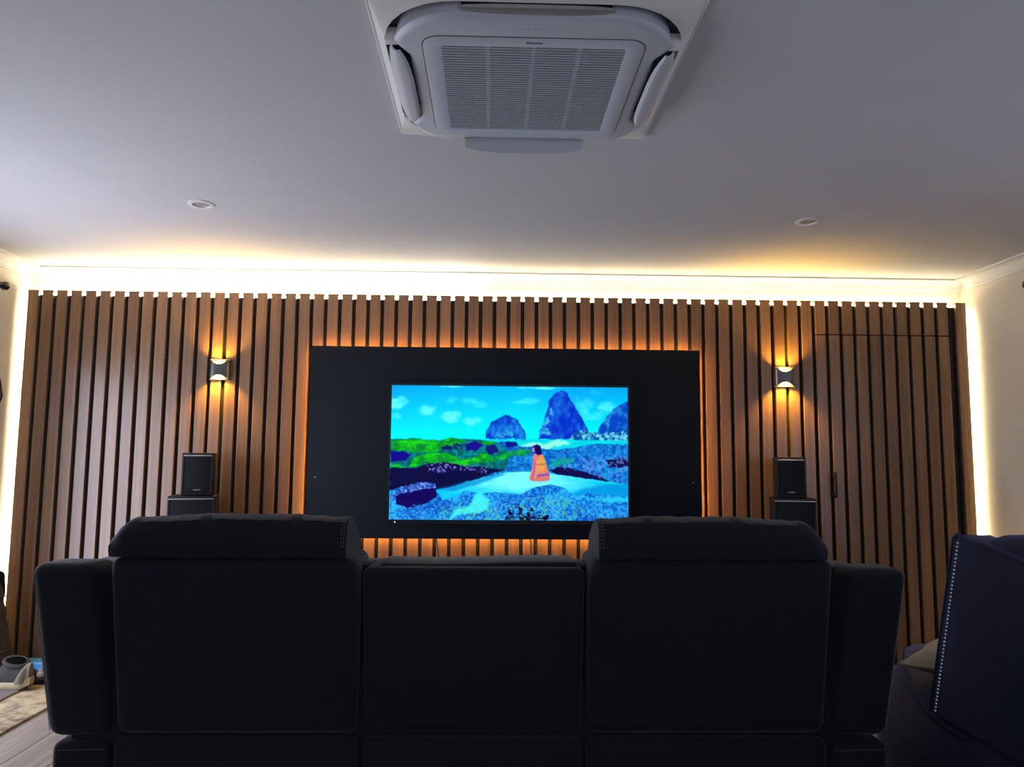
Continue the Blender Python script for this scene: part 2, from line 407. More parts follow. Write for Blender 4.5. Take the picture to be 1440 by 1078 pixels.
def picture(W, H):
    """the picture on the screen, as an array of sRGB values"""
    rs = np.random.RandomState(7)
    X, Y = np.meshgrid(np.linspace(40, 1408, W), np.linspace(48, 830, H))
    def vnoise(s, seed, sy=None):
        r_ = np.random.RandomState(seed); sy = sy or s
        g_ = r_.rand(int(900/sy)+3, int(1500/s)+3)
        gx, gy = X/s, Y/sy; ix, iy = gx.astype(int), gy.astype(int); fx, fy = gx-ix, gy-iy
        fx, fy = fx*fx*(3-2*fx), fy*fy*(3-2*fy)
        return (g_[iy, ix]*(1-fx)+g_[iy, ix+1]*fx)*(1-fy)+(g_[iy+1, ix]*(1-fx)+g_[iy+1, ix+1]*fx)*fy
    def fbm(s, seed, o=4, sy=None):
        a = 0; k = 0; w = 1
        for i in range(o):
            a = a+w*vnoise(max(4, s/2**i), seed+i, max(4, (sy or s)/2**i)); k += w; w *= .6
        return a/k
    def poly(pts, rough=0, seed=0, soft=2.5):
        dx = rough*(fbm(40, 90+seed, 3)-.5)*2; dy = rough*(fbm(40, 190+seed, 3)-.5)*2
        x, y = X+dx, Y+dy
        ins = np.zeros_like(X, bool); dm = np.full_like(X, 1e9); n_ = len(pts)
        for i in range(n_):
            (x0, y0), (x1, y1) = pts[i], pts[(i+1) % n_]
            c = ((y0 > y) != (y1 > y)); ins ^= c & (x < (x1-x0)*(y-y0)/((y1-y0) if y1 != y0 else 1e-9)+x0)
            L = (x1-x0)**2+(y1-y0)**2+1e-9; t_ = np.clip(((x-x0)*(x1-x0)+(y-y0)*(y1-y0))/L, 0, 1)
            dm = np.minimum(dm, np.hypot(x-x0-t_*(x1-x0), y-y0-t_*(y1-y0)))
        return np.clip(.5+np.where(ins, dm, -dm)/(2*soft), 0, 1)
    img = np.zeros((H, W, 3))
    def put_(mask, c):
        nonlocal img
        c = np.array(c, float) if not isinstance(c, np.ndarray) else c
        img = img*(1-mask[..., None])+c*mask[..., None]
    def mix(a, b_, f):
        f = np.clip(f, 0, 1)[..., None]; return np.array(a, float)*(1-f)+np.array(b_, float)*f
    v = np.clip((Y-48)/310, 0, 1)
    sky = mix((0, 172, 255), (0, 250, 255), v*1.15+.25*(fbm(260, 1)-.5)+.25*np.exp(-((X-700)/330)**2)*(1-v))
    img = sky
    for cx, cy, rx, ry, k in ((75, 150, 60, 38, 1), (70, 232, 50, 20, .9), (240, 200, 75, 36, 1), (380, 235, 60, 38, 1), (515, 258, 62, 28, 1), (390, 135, 45, 25, .5), (470, 140, 50, 26, .5), (540, 160, 50, 20, .4),
                              (840, 135, 50, 22, .6), (770, 145, 35, 12, .5), (1160, 150, 60, 45, .6), (1280, 165, 60, 32, .7), (1210, 215, 70, 30, .5), (1235, 75, 60, 18, .3), (380, 52, 60, 9, .9), (900, 55, 120, 10, .9)):
        d = ((X-cx)/rx)**2+((Y-cy)/ry)**2
        put_(np.clip((1.15-d)*.85+(fbm(60, 11, 5, 34)-.5)*3.0, 0, 1)*np.clip(2.2-d, 0, 1)*k, (95, 255, 255))
    rk = fbm(34, 21, 4, 60); rk2 = fbm(14, 31, 3)
    rock = mix((0, 60, 205), (30, 150, 240), (rk-.36)*2.4+(rk2-.5)*.9)
    put_(poly([(583, 360), (588, 305), (612, 262), (650, 238), (695, 220), (735, 232), (775, 258), (803, 300), (820, 360)], 14, 1), rock)
    put_(poly([(640, 330), (740, 312), (745, 350), (640, 345)], 12, 2, 8)*.7*(rk2 > .45), (60, 190, 230))
    put_(poly([(895, 360), (892, 312), (915, 272), (926, 218), (945, 182), (955, 122), (985, 88), (1020, 68), (1052, 82), (1072, 112), (1100, 152), (1122, 206), (1152, 242), (1182, 295), (1182, 322), (1130, 360)], 12, 3),
         mix((0, 48, 205), (25, 120, 235), (rk-.4)*2.2+(rk2-.5)*.8))
    put_(poly([(898, 340), (905, 285), (935, 235), (955, 170), (978, 178), (965, 250), (972, 330)], 16, 4, 8)*.85*np.clip((fbm(20, 41)-.36)*5, 0, 1), (70, 200, 235))
    put_(poly([(1230, 330), (1250, 275), (1285, 212), (1322, 175), (1362, 150), (1420, 128), (1420, 360), (1230, 360)], 14, 5),
         mix((0, 70, 200), (50, 170, 235), (rk-.38)*2.6+(rk2-.5)*.9))
    put_(poly([(1068, 362), (1085, 328), (1150, 304), (1200, 318), (1260, 318), (1330, 310), (1420, 300), (1420, 366), (1068, 366)], 12, 6), mix((0, 70, 170), (110, 225, 240), (fbm(16, 51, 3)-.36)*3.2))
    put_(poly([(560, 361), (1420, 361), (1420, 420), (560, 420)], 0), mix((0, 205, 235), (0, 245, 245), fbm(90, 61, 3, 12)))
    put_(poly([(770, 400), (860, 378), (930, 385), (990, 366), (1065, 372), (1060, 392), (980, 400), (940, 418), (860, 405)], 14, 7, 6), (150, 255, 235))
    # rock shelf behind the pool
    det = fbm(16, 71, 3); big = fbm(60, 75, 3)
    shelf = mix((0, 70, 185), (30, 165, 240), (det-.5)*1.7+.5+(big-.5)*.8)
    put_(poly([(640, 380), (700, 372), (760, 400), (860, 400), (960, 418), (1110, 400), (1150, 392), (1250, 380), (1420, 382), (1420, 620), (1280, 600), (950, 560), (600, 600), (500, 500)], 10, 8), shelf)
    put_(poly([(700, 372), (765, 374), (775, 402), (700, 408)], 6, 9), (10, 20, 140))
    put_(poly([(40, 368), (180, 362), (320, 372), (380, 352), (460, 360), (560, 366), (645, 378), (700, 420), (720, 470), (700, 540), (560, 560), (40, 560)], 8, 10), mix((0, 90, 90), (0, 150, 170), (det-.3)*2))
    moss = mix((0, 135, 50), (25, 235, 15), (fbm(36, 81, 4, 20)-.3)*2.1)
    put_(poly([(40, 370), (200, 364), (330, 372), (390, 352), (455, 362), (470, 382), (400, 400), (330, 420), (300, 440), (180, 440), (40, 430)], 12, 11, 5), moss)
    put_(poly([(140, 525), (180, 470), (300, 436), (360, 446), (430, 470), (500, 480), (560, 440), (620, 452), (640, 490), (520, 500), (420, 520), (330, 500), (230, 510), (140, 530), (40, 528), (40, 505)], 14, 12, 5), moss)
    put_(poly([(560, 372), (620, 372), (640, 392), (560, 392)], 10, 13, 5), moss*.9)
    put_(poly([(640, 470), (700, 436), (800, 416), (850, 424), (850, 445), (740, 460), (660, 490)], 14, 14, 6)*.75, moss)
    put_(poly([(950, 505), (1010, 475), (1090, 470), (1100, 490), (980, 520)], 12, 15, 8)*.6, (0, 190, 110))
    put_(poly([(40, 436), (110, 432), (160, 455), (130, 495), (40, 498)], 10, 16), (12, 0, 150))
    put_(poly([(470, 385), (530, 378), (570, 400), (530, 432), (475, 425)], 10, 17), (20, 10, 150))
    put_(poly([(590, 400), (640, 392), (660, 430), (610, 455), (590, 430)], 14, 18), (20, 20, 130))
    put_(poly([(320, 410), (400, 395), (450, 400), (450, 430), (340, 435)], 20, 19, 5)*np.clip((fbm(18, 91)-.42)*6, 0, 1), (10, 20, 110))
    ed = np.clip((fbm(12, 95, 2)-.55)*7, 0, 1)
    put_(poly([(40, 535), (200, 530), (260, 505), (340, 495), (450, 520), (600, 525), (700, 540), (600, 572), (400, 640), (300, 665), (40, 665)], 12, 20), (8, 6, 66))
    put_(poly([(230, 515), (330, 490), (500, 520), (600, 520), (600, 560), (460, 540), (260, 560)], 14, 21, 8)*ed, (120, 110, 215))
    put_(poly([(950, 540), (1010, 522), (1130, 540), (1250, 575), (1300, 600), (1180, 590), (1000, 565)], 10, 22), (16, 8, 80))
    put_(poly([(1280, 478), (1420, 468), (1420, 520), (1310, 520)], 12, 23), (12, 14, 80))
    put_(poly([(1060, 470), (1420, 440), (1420, 610), (1270, 600), (1200, 555), (950, 520)], 12, 24, 8)*ed*.7, (120, 150, 235))
    # pool
    pool = mix((0, 205, 255), (120, 255, 255), np.exp(-((X-800)/330)**2-((Y-600)/80)**2)*1.3+(fbm(70, 101, 3, 18)-.5)*.5)
    put_(poly([(300, 660), (430, 630), (560, 590), (690, 556), (830, 548), (960, 558), (1080, 575), (1200, 592), (1300, 612), (1420, 640), (1420, 720), (1180, 690), (1050, 690), (940, 640), (800, 680), (690, 690), (600, 680), (470, 700), (345, 716), (310, 690)], 5, 25), pool)
    put_(poly([(310, 655), (560, 588), (690, 556), (690, 568), (560, 620), (400, 665)], 6, 26, 7)*.65, (0, 130, 215))
    put_(poly([(1080, 680), (1160, 640), (1300, 616), (1420, 612), (1420, 720), (1150, 705)], 8, 27, 10)*.75, (0, 140, 225))
    # foreground rocks
    fd = fbm(11, 111, 2); fg = mix((0, 75, 195), (45, 185, 255), (fd-.5)*1.5+.5+(fbm(70, 115, 2)-.5)*.9)
    put_(poly([(40, 665), (110, 640), (300, 660), (345, 716), (400, 700), (470, 664), (550, 680), (640, 668), (790, 680), (880, 636), (960, 622), (1040, 640), (1100, 690), (1180, 672), (1420, 690), (1420, 840), (40, 840)], 6, 28), fg)
    put_(poly([(1130, 685), (1250, 705), (1420, 690), (1420, 715), (1300, 725), (1180, 705)], 8, 29, 7)*.8, (40, 220, 250))
    put_(poly([(60, 680), (120, 640), (200, 615), (300, 618), (305, 650), (250, 665), (120, 700), (45, 720)], 10, 30), mix((30, 60, 170), (120, 170, 255), (fd-.3)*2.2))
    put_(poly([(75, 690), (180, 660), (300, 650), (308, 700), (250, 735), (150, 770), (80, 740)], 10, 31), (14, 0, 92))
    put_(poly([(380, 830), (420, 775), (500, 745), (520, 690), (560, 675), (610, 715), (600, 765), (560, 785), (460, 800)], 12, 32, 8), (65, 245, 250))
    put_(poly([(760, 740), (830, 750), (880, 790), (940, 800), (960, 830), (700, 832), (720, 790)], 22, 33)*np.clip((fbm(22, 121)-.40)*8, 0, 1), (8, 0, 60))
    gr = np.clip((fbm(15, 131, 2)-.60)*9, 0, 1)
    put_(poly([(700, 740), (1000, 680), (1200, 790), (1200, 835), (340, 835), (340, 740)], 10, 34, 20)*gr*.75, (90, 205, 140))
    sp = np.clip((fbm(7, 141, 1)-.72)*9, 0, 1)
    put_(poly([(40, 740), (300, 740), (640, 720), (900, 680), (1130, 760), (1420, 780), (1420, 840), (40, 840)], 10, 35, 20)*sp*.45, (150, 200, 255))
    # bather seen from behind
    put_(poly([(825, 592), (860, 560), (955, 575), (958, 605), (850, 608)], 3, 36, 8)*.5, (120, 225, 235))
    put_(poly([(862, 445), (885, 440), (880, 520), (862, 590), (842, 598), (838, 585), (856, 520)], 2, 37), (240, 125, 130))
    put_(poly([(880, 462), (895, 446), (915, 448), (928, 480), (945, 535), (958, 570), (952, 600), (900, 606), (868, 604), (845, 600), (868, 560)], 2, 38), mix((222, 118, 120), (240, 165, 75), np.exp(-((X-908)/30)**2-((Y-505)/55)**2)*1.3))
    put_(poly([(884, 470), (892, 480), (884, 560), (872, 590), (862, 588), (872, 545)], 2, 43)*.8, (245, 150, 150))
    put_(poly([(868, 480), (873, 480), (868, 560), (855, 590), (850, 588), (862, 550)], 1, 44)*.6, (120, 70, 120))
    put_(poly([(885, 566), (950, 556), (953, 568), (885, 580)], 1, 39), (140, 80, 190))
    put_(poly([(880, 505), (932, 500), (932, 506), (880, 511)], 1, 40, 2)*.55, (120, 60, 60))
    put_(poly([(856, 400), (880, 388), (900, 396), (908, 425), (912, 445), (890, 452), (872, 440), (866, 425)], 2, 41), (12, 0, 110))
    put_(poly([(853, 412), (866, 405), (868, 432), (858, 434)], 1, 42), (200, 130, 190))
    return np.clip(img, 0, 255)/255
NW, NH = 400, 226
pic = picture(NW, NH)
pl_ = np.where(pic > .04045, ((pic+.055)/1.055)**2.4, pic/12.92)
gx, gz = np.meshgrid(np.linspace(TX0, TX1, NW), np.linspace(TZ1, TZ0, NH))
co = np.stack([gx.ravel(), np.full(NW*NH, -.098), gz.ravel()], -1)-np.array(WL[tv.name])
ii = np.arange(NW*NH).reshape(NH, NW)
q = np.stack([ii[:-1, :-1], ii[1:, :-1], ii[1:, 1:], ii[:-1, 1:]], -1).reshape(-1, 4)
me = bpy.data.meshes.new('screen'); me.from_pydata(co.tolist(), [], q.tolist())
at = me.color_attributes.new('picture', 'FLOAT_COLOR', 'POINT')
at.data.foreach_set('color', np.concatenate([pl_.reshape(-1, 3), np.ones((NW*NH, 1))], 1).astype('f').ravel())
m, t, b = nt('screen_picture')
a_ = t.nodes.new('ShaderNodeVertexColor'); a_.layer_name = 'picture'
b.inputs['Base Color'].default_value = (.002, .002, .002, 1); b.inputs['Roughness'].default_value = .5; b.inputs['Specular IOR Level'].default_value = .1
t.links.new(a_.outputs['Color'], b.inputs['Emission Color']); b.inputs['Emission Strength'].default_value = 1.0
m.cycles.emission_sampling = 'NONE'
me.materials.append(m)
sc_o = bpy.data.objects.new('screen', me); COL.objects.link(sc_o); sc_o.parent = tv; WL['screen'] = WL[tv.name]

# ------------------------------------------------------------------ wall sconces
def sconce(x, z, label):
    s = thing('wall_sconce', label, 'wall lamp', (x, 0, z-.06), 'up and down wall lamps')
    w, h, d = .062, .061, .044
    obj('back_plate', bx(x-w, x+w, -.010, .0, z-h, z+h, bev=.002), M['chrome'], s)
    n_ = 24; outer, inner = [], []
    bm = bmesh.new(); rows = []
    for k in range(n_+1):
        f = math.sin(math.pi/2*(-1+2*k/n_))
        px, py = x+(w-.002)*f, -.010-(d-.010)*max(0, 1-abs(f)**5)**.5
        cut = .024*max(0, 1-(f/.85)**2)
        rows.append([bm.verts.new((px, py, z+sg*(h-.004-cut))) for sg in (-1, 1)] + [bm.verts.new((px*.97+x*.03, py*.95-.0005, z+sg*(h-.004-cut))) for sg in (1, -1)])
    for a, b_ in zip(rows, rows[1:]):
        for i in range(4): bm.faces.new((a[i], a[(i+1) % 4], b_[(i+1) % 4], b_[i]))
    bm.faces.new(rows[0]); bm.faces.new(rows[-1][::-1])
    obj('shade', bm, M['chrome'], s)
    obj('reflector', bx(x-w+.008, x+w-.008, -.016, -.010, z-h+.006, z+h-.006, bev=.001), M['reflector'], s)
    for sg in (1, -1):   # thin rails along the top and bottom edges of the shade
        zz = z+sg*(h-.002)
        pts = [(x+(w-.002)*f, -.010-(d-.010)*max(0, 1-abs(f)**5)**.5, zz) for f in [-1+k/12 for k in range(25)]]
        obj('rim', tube(bmesh.new(), pts, .0016, 6), M['silver'], s)
    obj('bulb', lathe(bmesh.new(), [(.002, -.016), (.008, -.012), (.010, 0), (.008, .012), (.002, .016)], x, -.026, z, 14), M['bulb'], s)
    for sg in (1, -1):
        lamp('sconce_beam', 'SPOT', (x, -.027, z+sg*.020), (0 if sg < 0 else math.pi, 0, 0), 54 if sg < 0 else 40, (1, .53, .05), spot_size=R(132), spot_blend=.75, shadow_soft_size=.022)
sconce(-1.634, 1.718, 'square chrome wall lamp on the slats left of the television')
sconce(1.782, 1.712, 'square chrome wall lamp on the slats right of the television')

# ------------------------------------------------------------------ loudspeakers, a small one on each tall one
def speaker(name, x0, x1, yf, depth, z0, z1, label, strip_w):
    s = thing(name, label, 'speaker', ((x0+x1)/2, yf+depth/2, z0), 'stereo speakers')
    obj('cabinet', bx(x0, x1, yf, yf+depth, z0, z1, bev=.003), M['cabinet'], s)
    gz1 = z1-.012; g = .012
    bm = bmesh.new()
    for a in ((x0+.006, x0+g, z0+.008, gz1), (x1-g, x1-.006, z0+.008, gz1), (x0+g, x1-g, z0+.008, z0+.014)):
        box(bm, a[0], a[1], yf-.010, yf, a[2], a[3], bev=.001, seg=1)
    obj('grille_frame', bm, M['cabinet'], s)
    obj('grille', bx(x0+g, x1-g, yf-.008, yf, z0+.014, gz1-.008, bev=.003), M['cloth'], s)
    tag(obj('trim_strip', bx(x0+strip_w, x1-strip_w, yf-.011, yf, gz1-.007, gz1, bev=.001), M['silver'], s), 'silver strip')
    s.rotation_euler.z = R(15) if x0 < 0 else R(-15)
    zb = z0+.03; xc = (x0+x1)/2
    obj('badge', bx(xc-.018, xc+.018, yf-.010, yf-.008, zb, zb+.005, bev=.001), M['silver'], s)
    return s
speaker('bookshelf_speaker', -1.735, -1.570, -.30, .18, .984, 1.220, 'small black speaker on top of the tall one left of the television', .009)
speaker('floor_speaker', -1.800, -1.555, -.33, .26, 0, .983, 'tall black floor speaker left of the television, behind the sofa', .006)
speaker('bookshelf_speaker', 1.640, 1.802, -.30, .18, .995, 1.224, 'small black speaker on top of the tall one right of the television', .009)
speaker('floor_speaker', 1.622, 1.850, -.33, .26, 0, .994, 'tall black floor speaker right of the television, behind the sofa', .006)

# ------------------------------------------------------------------ ceiling cassette air conditioner
AX, AY = .101, -2.412
ac = thing('air_conditioner', 'white square ceiling cassette air conditioner with grey intake grille', 'air conditioner', (AX, AY, ZC-.075))
def lv(pts, z): return [(AX+a, AY+b_, ZC+z) for a, b_ in pts]
o_out, o_in = outline(.432, .432, .012), outline(.402, .402, .20)
bm = bmesh.new()
loft(bm, [lv(o_out, 0), lv(o_out, -.012), lv(outline(.4295, .4295, .012), -.0155), lv(outline(.424, .424, .012), -.0145), lv(o_in, -.036), lv(o_in, -.002)], False, False)
obj('cover_panel', bm, M['ac_panel'], ac)
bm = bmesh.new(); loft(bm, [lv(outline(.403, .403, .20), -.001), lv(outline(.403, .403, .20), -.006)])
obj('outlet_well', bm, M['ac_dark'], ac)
def notch(pts, half=.235, depth=.044):
    r_ = []
    for a, b_ in pts:
        t_ = min(abs(a), abs(b_)); big = max(abs(a), abs(b_))
        k = 1-min(1, max(0, (t_-half+.05)/.07)); k = k*k*(3-2*k)
        if big > .33 and not (abs(b_) > abs(a) and b_ < 0):
            if abs(a) > abs(b_): a -= math.copysign(depth*k, a)
            else: b_ -= math.copysign(depth*k, b_)
        r_.append((a, b_))
    return r_
def disc(h, r_): return notch(outline(h, h, r_, 10, 30))
bm = bmesh.new()
loft(bm, [lv(disc(.376, .19), -.004), lv(disc(.382, .19), -.050), lv(disc(.377, .19), -.059), lv(disc(.366, .185), -.064)], True, True)
obj('fascia', bm, M['ac'], ac)
bm = bmesh.new(); loft(bm, [lv(outline(.299, .297, .05), -.0635), lv(outline(.299, .297, .05), -.0645)])
obj('panel_joint', bm, M['ac_dark'], ac)
bm = bmesh.new(); oo = outline(.296, .294, .048); oi_ = outline(.246, .252, .008)
loft(bm, [lv(oo, -.060), lv(oo, -.0665), lv(outline(.294, .292, .047), -.068), lv(outline(.248, .254, .008), -.068), lv(oi_, -.067), lv(oi_, -.060)], False, False)
obj('intake_frame', bm, M['ac'], ac)
obj('filter', bx(AX-.247, AX+.247, AY-.253, AY+.253, ZC-.0652, ZC-.0646), M['ac_back'], ac, smooth=False)
bm = bmesh.new(); nr = 38
for k in range(nr):
    y = AY-.250+.5*(k+.5)/nr
    box(bm, AX-.246, AX+.246, y-.0038, y+.0038, ZC-.0676, ZC-.0650)
for x in (-.123, 0, .123): box(bm, AX+x-.006, AX+x+.006, AY-.252, AY+.252, ZC-.0670, ZC-.0648)
tag(obj('intake_grille', bm, M['ac_grille'], ac, smooth=False), kind='stuff')
def flap(side, prof, half, mat='ac'):
    """a curved louvre blade; prof = (distance from centre, z) pairs across it"""
    bm = bmesh.new(); loops = []
    for k in range(15):
        f = -1+2*k/14; taper = 1-.6*abs(f)**4; l = []
        mid = (sum(p[0] for p in prof)/len(prof), sum(p[1] for p in prof)/len(prof))
        for d, z in prof:
            d2, z2 = mid[0]+(d-mid[0])*taper, mid[1]+(z-mid[1])*taper
            s_ = f*half
            l.append({'left': (AX-d2, AY+s_, ZC+z2), 'right': (AX+d2, AY+s_, ZC+z2), 'far': (AX+s_, AY+d2, ZC+z2), 'near': (AX+s_, AY-d2, ZC+z2)}[side])
        loops.append(l)
    loft(bm, loops); return obj('louvre', bm, M[mat], ac)
blade = [(.402, -.024), (.400, -.045), (.388, -.066), (.364, -.079), (.346, -.078), (.337, -.069), (.342, -.064), (.360, -.070), (.380, -.058), (.392, -.038), (.394, -.024)]
flap('left', blade, .215); flap('right', blade, .215)
flap('far', [(.372, -.030), (.388, -.055), (.398, -.078), (.398, -.090), (.392, -.091), (.386, -.078), (.376, -.056), (.362, -.030)], .205)
flap('near', [(.381, -.030), (.392, -.031), (.399, -.038), (.399, -.048), (.392, -.054), (.381, -.054)], .195, 'silver')
obj('outlet_slot', bx(AX-.19, AX+.19, AY-.387, AY-.376, ZC-.030, ZC-.004, bev=.002), M['black'], ac)
for sx in (-1, 1):
    for sy in (-1, 1):
        obj('hinge_block', bx(AX+sx*.382-.018, AX+sx*.382+.018, AY+sy*.232-.014, AY+sy*.232+.014, ZC-.050, ZC-.012, bev=.004), M['ac_panel'], ac)
def text(word, size, loc, rot, mat, parent, name):
    c = bpy.data.curves.new(name, 'FONT'); c.body = word; c.size = size; c.align_x = 'CENTER'; c.align_y = 'CENTER'; c.extrude = .0004
    o = bpy.data.objects.new(name, c); COL.objects.link(o)
    dg = bpy.context.evaluated_depsgraph_get(); me = bpy.data.meshes.new_from_object(o.evaluated_get(dg))
    bpy.data.objects.remove(o)
    o = bpy.data.objects.new(name, me); COL.objects.link(o); me.materials.clear(); me.materials.append(mat)
    o.parent = parent; o.location = Vector(loc)-WL[parent.name]; o.rotation_euler = rot
    WL[o.name] = WL[parent.name]
    return o
text('Panasonic', .011, (AX, AY-.276, ZC-.0686), (math.pi, 0, 0), M['ac_mark'], ac, 'lettering')
for k in range(4):
    x = AX-.005-.018*k+.02
    obj('indicator_mark', bx(x-.004, x+.004, AY-.333, AY-.330, ZC-.0646, ZC-.0640), M['ac_grille'], ac, smooth=False)

# ------------------------------------------------------------------ recessed ceiling lights
def downlight(x, y, label):
    s = thing('ceiling_light', label, 'ceiling light', (x, y, ZC-.006), 'round ceiling lights')
    bm = bmesh.new(); prof = [(.060, 0), (.060, -.003), (.055, -.006), (.041, -.0065), (.039, -.004), (.038, -.0005)]
    loft(bm, [[(x+r_*math.cos(2*math.pi*k/40), y+r_*math.sin(2*math.pi*k/40), ZC+h) for k in range(40)] for r_, h in prof], False, False)
    obj('trim_ring', bm, M['downlight'], s)
    obj('lens', lathe(bmesh.new(), [(.0375, -.0002), (.0375, -.0008), (.02, -.0010)], x, y, ZC, 32), M['lens'], s)
downlight(-1.347, -1.152, 'round white recessed light in the ceiling, switched off, left of centre')
downlight(1.516, -1.048, 'round white recessed light in the ceiling, switched off, right of centre')

# ------------------------------------------------------------------ reclining sofa seen from behind
sofa = thing('reclining_sofa', 'charcoal suede reclining sofa seen from behind, two raised headrests', 'sofa', (-.04, -1.9, 0))
def lean(x, y, z): return (x, y + (.92-z)*.20 if z < .92 else y, z)
YS = -2.43
def sp(name, x0, x1, y0, y1, z0, z1, r, flare=0, puff=0, **k):
    bm = cushion(x0, x1, y0, y1, z0, z1, r, puff=puff, **k)
    def f(x, y, z):
        x2 = x + flare*(z-z0)/(z1-z0); return lean(x2, y, z)
    return obj(name, warp(bm, f), M['suede'], sofa)
back = [sp('back_panel', -1.052, -.374, YS, YS+.26, .415, .921, .030, puff=.012),
        sp('back_panel', .283, .972, YS, YS+.26, .415, .925, .030, puff=.012)]
con = sp('console_back', -.358, .268, YS+.012, YS+.20, .415, .893, .022, puff=.006)
obj('console_lid', warp(cushion(-.318, .252, YS+.06, YS+.24, .868, .902, .014, cuts=4), lambda x, y, z: (x, y, z+.004*math.sin(x*9))), M['suede'], sofa)
arms = [sp('side_wing', -1.245, -1.066, YS+.004, YS+.16, .405, .900, .034, flare=-.028, puff=.006),
        sp('side_wing', .990, 1.160, YS+.004, YS+.16, .405, .897, .034, flare=.030, puff=.006)]
for x0, x1 in ((-1.232, -1.06), (.985, 1.158)):
    obj('armrest', cushion(x0, x1, YS+.30, -1.50, .10, .64, .05, cuts=5), M['suede'], sofa)
for x0, x1 in ((-1.050, -.372), (.281, .970), (-.356, .266)):
    obj('seat', cushion(x0, x1, YS+.40, -1.46, .18, .50, .05, cuts=5, puff=.015, axis='z'), M['suede'], sofa)
    obj('base_panel', cushion(x0, x1, -2.345, -2.06, .04, .408, .02, cuts=3, puff=.004), M['suede'], sofa)
for x0, x1 in ((-1.225, -1.062), (.985, 1.150)):
    obj('base_block', cushion(x0, x1, -2.335, -2.08, .04, .398, .022, cuts=2), M['suede'], sofa)
obj('frame', bx(-1.19, 1.10, -2.31, -2.17, .1, .892, bev=.02), M['suede'], sofa)
obj('plinth', bx(-1.20, 1.13, -2.25, -1.52, 0, .18), M['black'], sofa, smooth=False)
def hz(z, k=1): return .922+(z-.922)*.88*k
def headrest(xi, xo):
    """xi = crisp inner end, xo = rounded outer end"""
    prof = [(-2.432, .922), (-2.440, .955), (-2.436, 1.000), (-2.420, 1.032), (-2.385, 1.047), (-2.33, 1.040), (-2.27, 1.012), (-2.22, .975), (-2.195, .942), (-2.19, .922)]
    n_ = len(prof); loops = []; N = 44
    for k in range(N+1):
        f = k/N; d = abs(xo-xi)*f; e_ = abs(xo-xi)*(1-f)
        s_i = 1-.035*max(0, 1-d/.02)**2
        ro = .07; t_ = max(0, 1-e_/ro); s_o = max(.55, max(0, 1-t_**2.4)**.42)
        sag = .008*math.sin(math.pi*f)*(1) - .010*f**3
        l = []
        for i, (y, z) in enumerate(prof):
            z2 = hz(z, s_i*s_o+sag/.105)
            yc = -2.31; y2 = yc+(y-yc)*(.72+.28*s_o)*(1-.02*max(0, 1-d/.02)**2)
            wr = .0022*math.sin(23*f+z*60)*math.sin(41*f+2)
            l.append((xi+(xo-xi)*f, y2+wr, z2+wr))
        loops.append(l)
    bm = bmesh.new(); loft(bm, loops)
    o = obj('headrest', bm, M['suede'], sofa)
    s_ = 1 if xo > xi else -1
    st = bmesh.new(); x = xi+s_*.004
    for off in (0, .007):
        dashes(st, [(xi+s_*(.006+off), y-.0012, hz(z)+.001) for y, z in prof[1:6]], .0010, .006, .0045)
    tag(obj('stitching', st, M['thread'], o, smooth=False), 'grey thread', kind='stuff')
    pp = bmesh.new(); tube(pp, [(xi+s_*.003, y-.0004, hz(z, .975)) for y, z in prof[0:8]], .0022, 6)
    obj('piping', pp, M['suede'], o)
headrest(-.400, -1.056); headrest(.303, .955)
def stitch(parent, pts):
    tag(obj('stitching', dashes(bmesh.new(), pts, .0010, .007, .004), M['thread'], parent, smooth=False), 'grey thread', kind='stuff')
blocks = [o for o in sofa.children if o.name.startswith('base_block')]
stitch(blocks[0], [(-1.214, -2.3365, .378), (-1.075, -2.3365, .381)])
stitch(blocks[1], [(.995, -2.3365, .373), (1.138, -2.3365, .378)])
def seam(parent, pts, r=.0016):
    obj('piping', tube(bmesh.new(), pts, r, 6), M['thread'], parent)
for a, x0, x1, s_ in ((arms[0], -1.264, -1.237, 1), (arms[1], 1.181, 1.152, -1)):
    pts = []
    for k in range(11):
        z = .425+.455*k/10; f = (z-.405)/.512
        pts.append(lean(x1+(x0-x1)*f, YS+.012, z))
    seam(a, pts, .0012)

# ------------------------------------------------------------------ navy velvet chaise and its cushion, right
ch = thing('velvet_chaise', 'navy blue velvet chaise with silver nailhead trim behind the sofa\'s right end', 'chaise', (1.9, -2.0, 0))
ZS = .425
def side(y):      # left edge of the seat as one walks from the back towards the screen
    t_ = max(0, (y+2.25)/1.05); return 1.385+.42*t_**1.55
bm = bmesh.new(); loops = []
ys = [-2.95+1.75*k/22 for k in range(23)]
for y in ys:
    x0 = side(y); x1 = 2.62; r_ = .05; l = []
    endk = max(0, 1-(-1.20-y)/.08); zt = ZS-.03*endk**2
    l = [(x0-.085, y, .05), (x0-.10, y, .10), (x0-.075, y, .24), (x0-.012, y, zt-.08), (x0+.004, y, zt-.05), (x0+.03, y, zt-.012), (x0+.075, y, zt), (x0+.3, y, zt+.012), (x1-.3, y, zt+.012), (x1-.03, y, zt), (x1, y, zt-.05), (x1, y, .07)]
    loops.append(l)
loft(bm, loops); seat = obj('seat_base', bm, M['velvet'], ch)
obj('piping', tube(bmesh.new(), [(side(y)+.012, y, ZS-.030) for y in ys[8:]], .006, 8), M['velvet'], seat)
for x in (1.52, 2.5):
    for y in (-2.8, -1.36):
        obj('leg', lathe(bmesh.new(), [(.018, 0), (.022, .02), (.028, .075)], x+(.3 if y > -2 and x < 2 else 0), y, 0, 12), M['black'], ch)
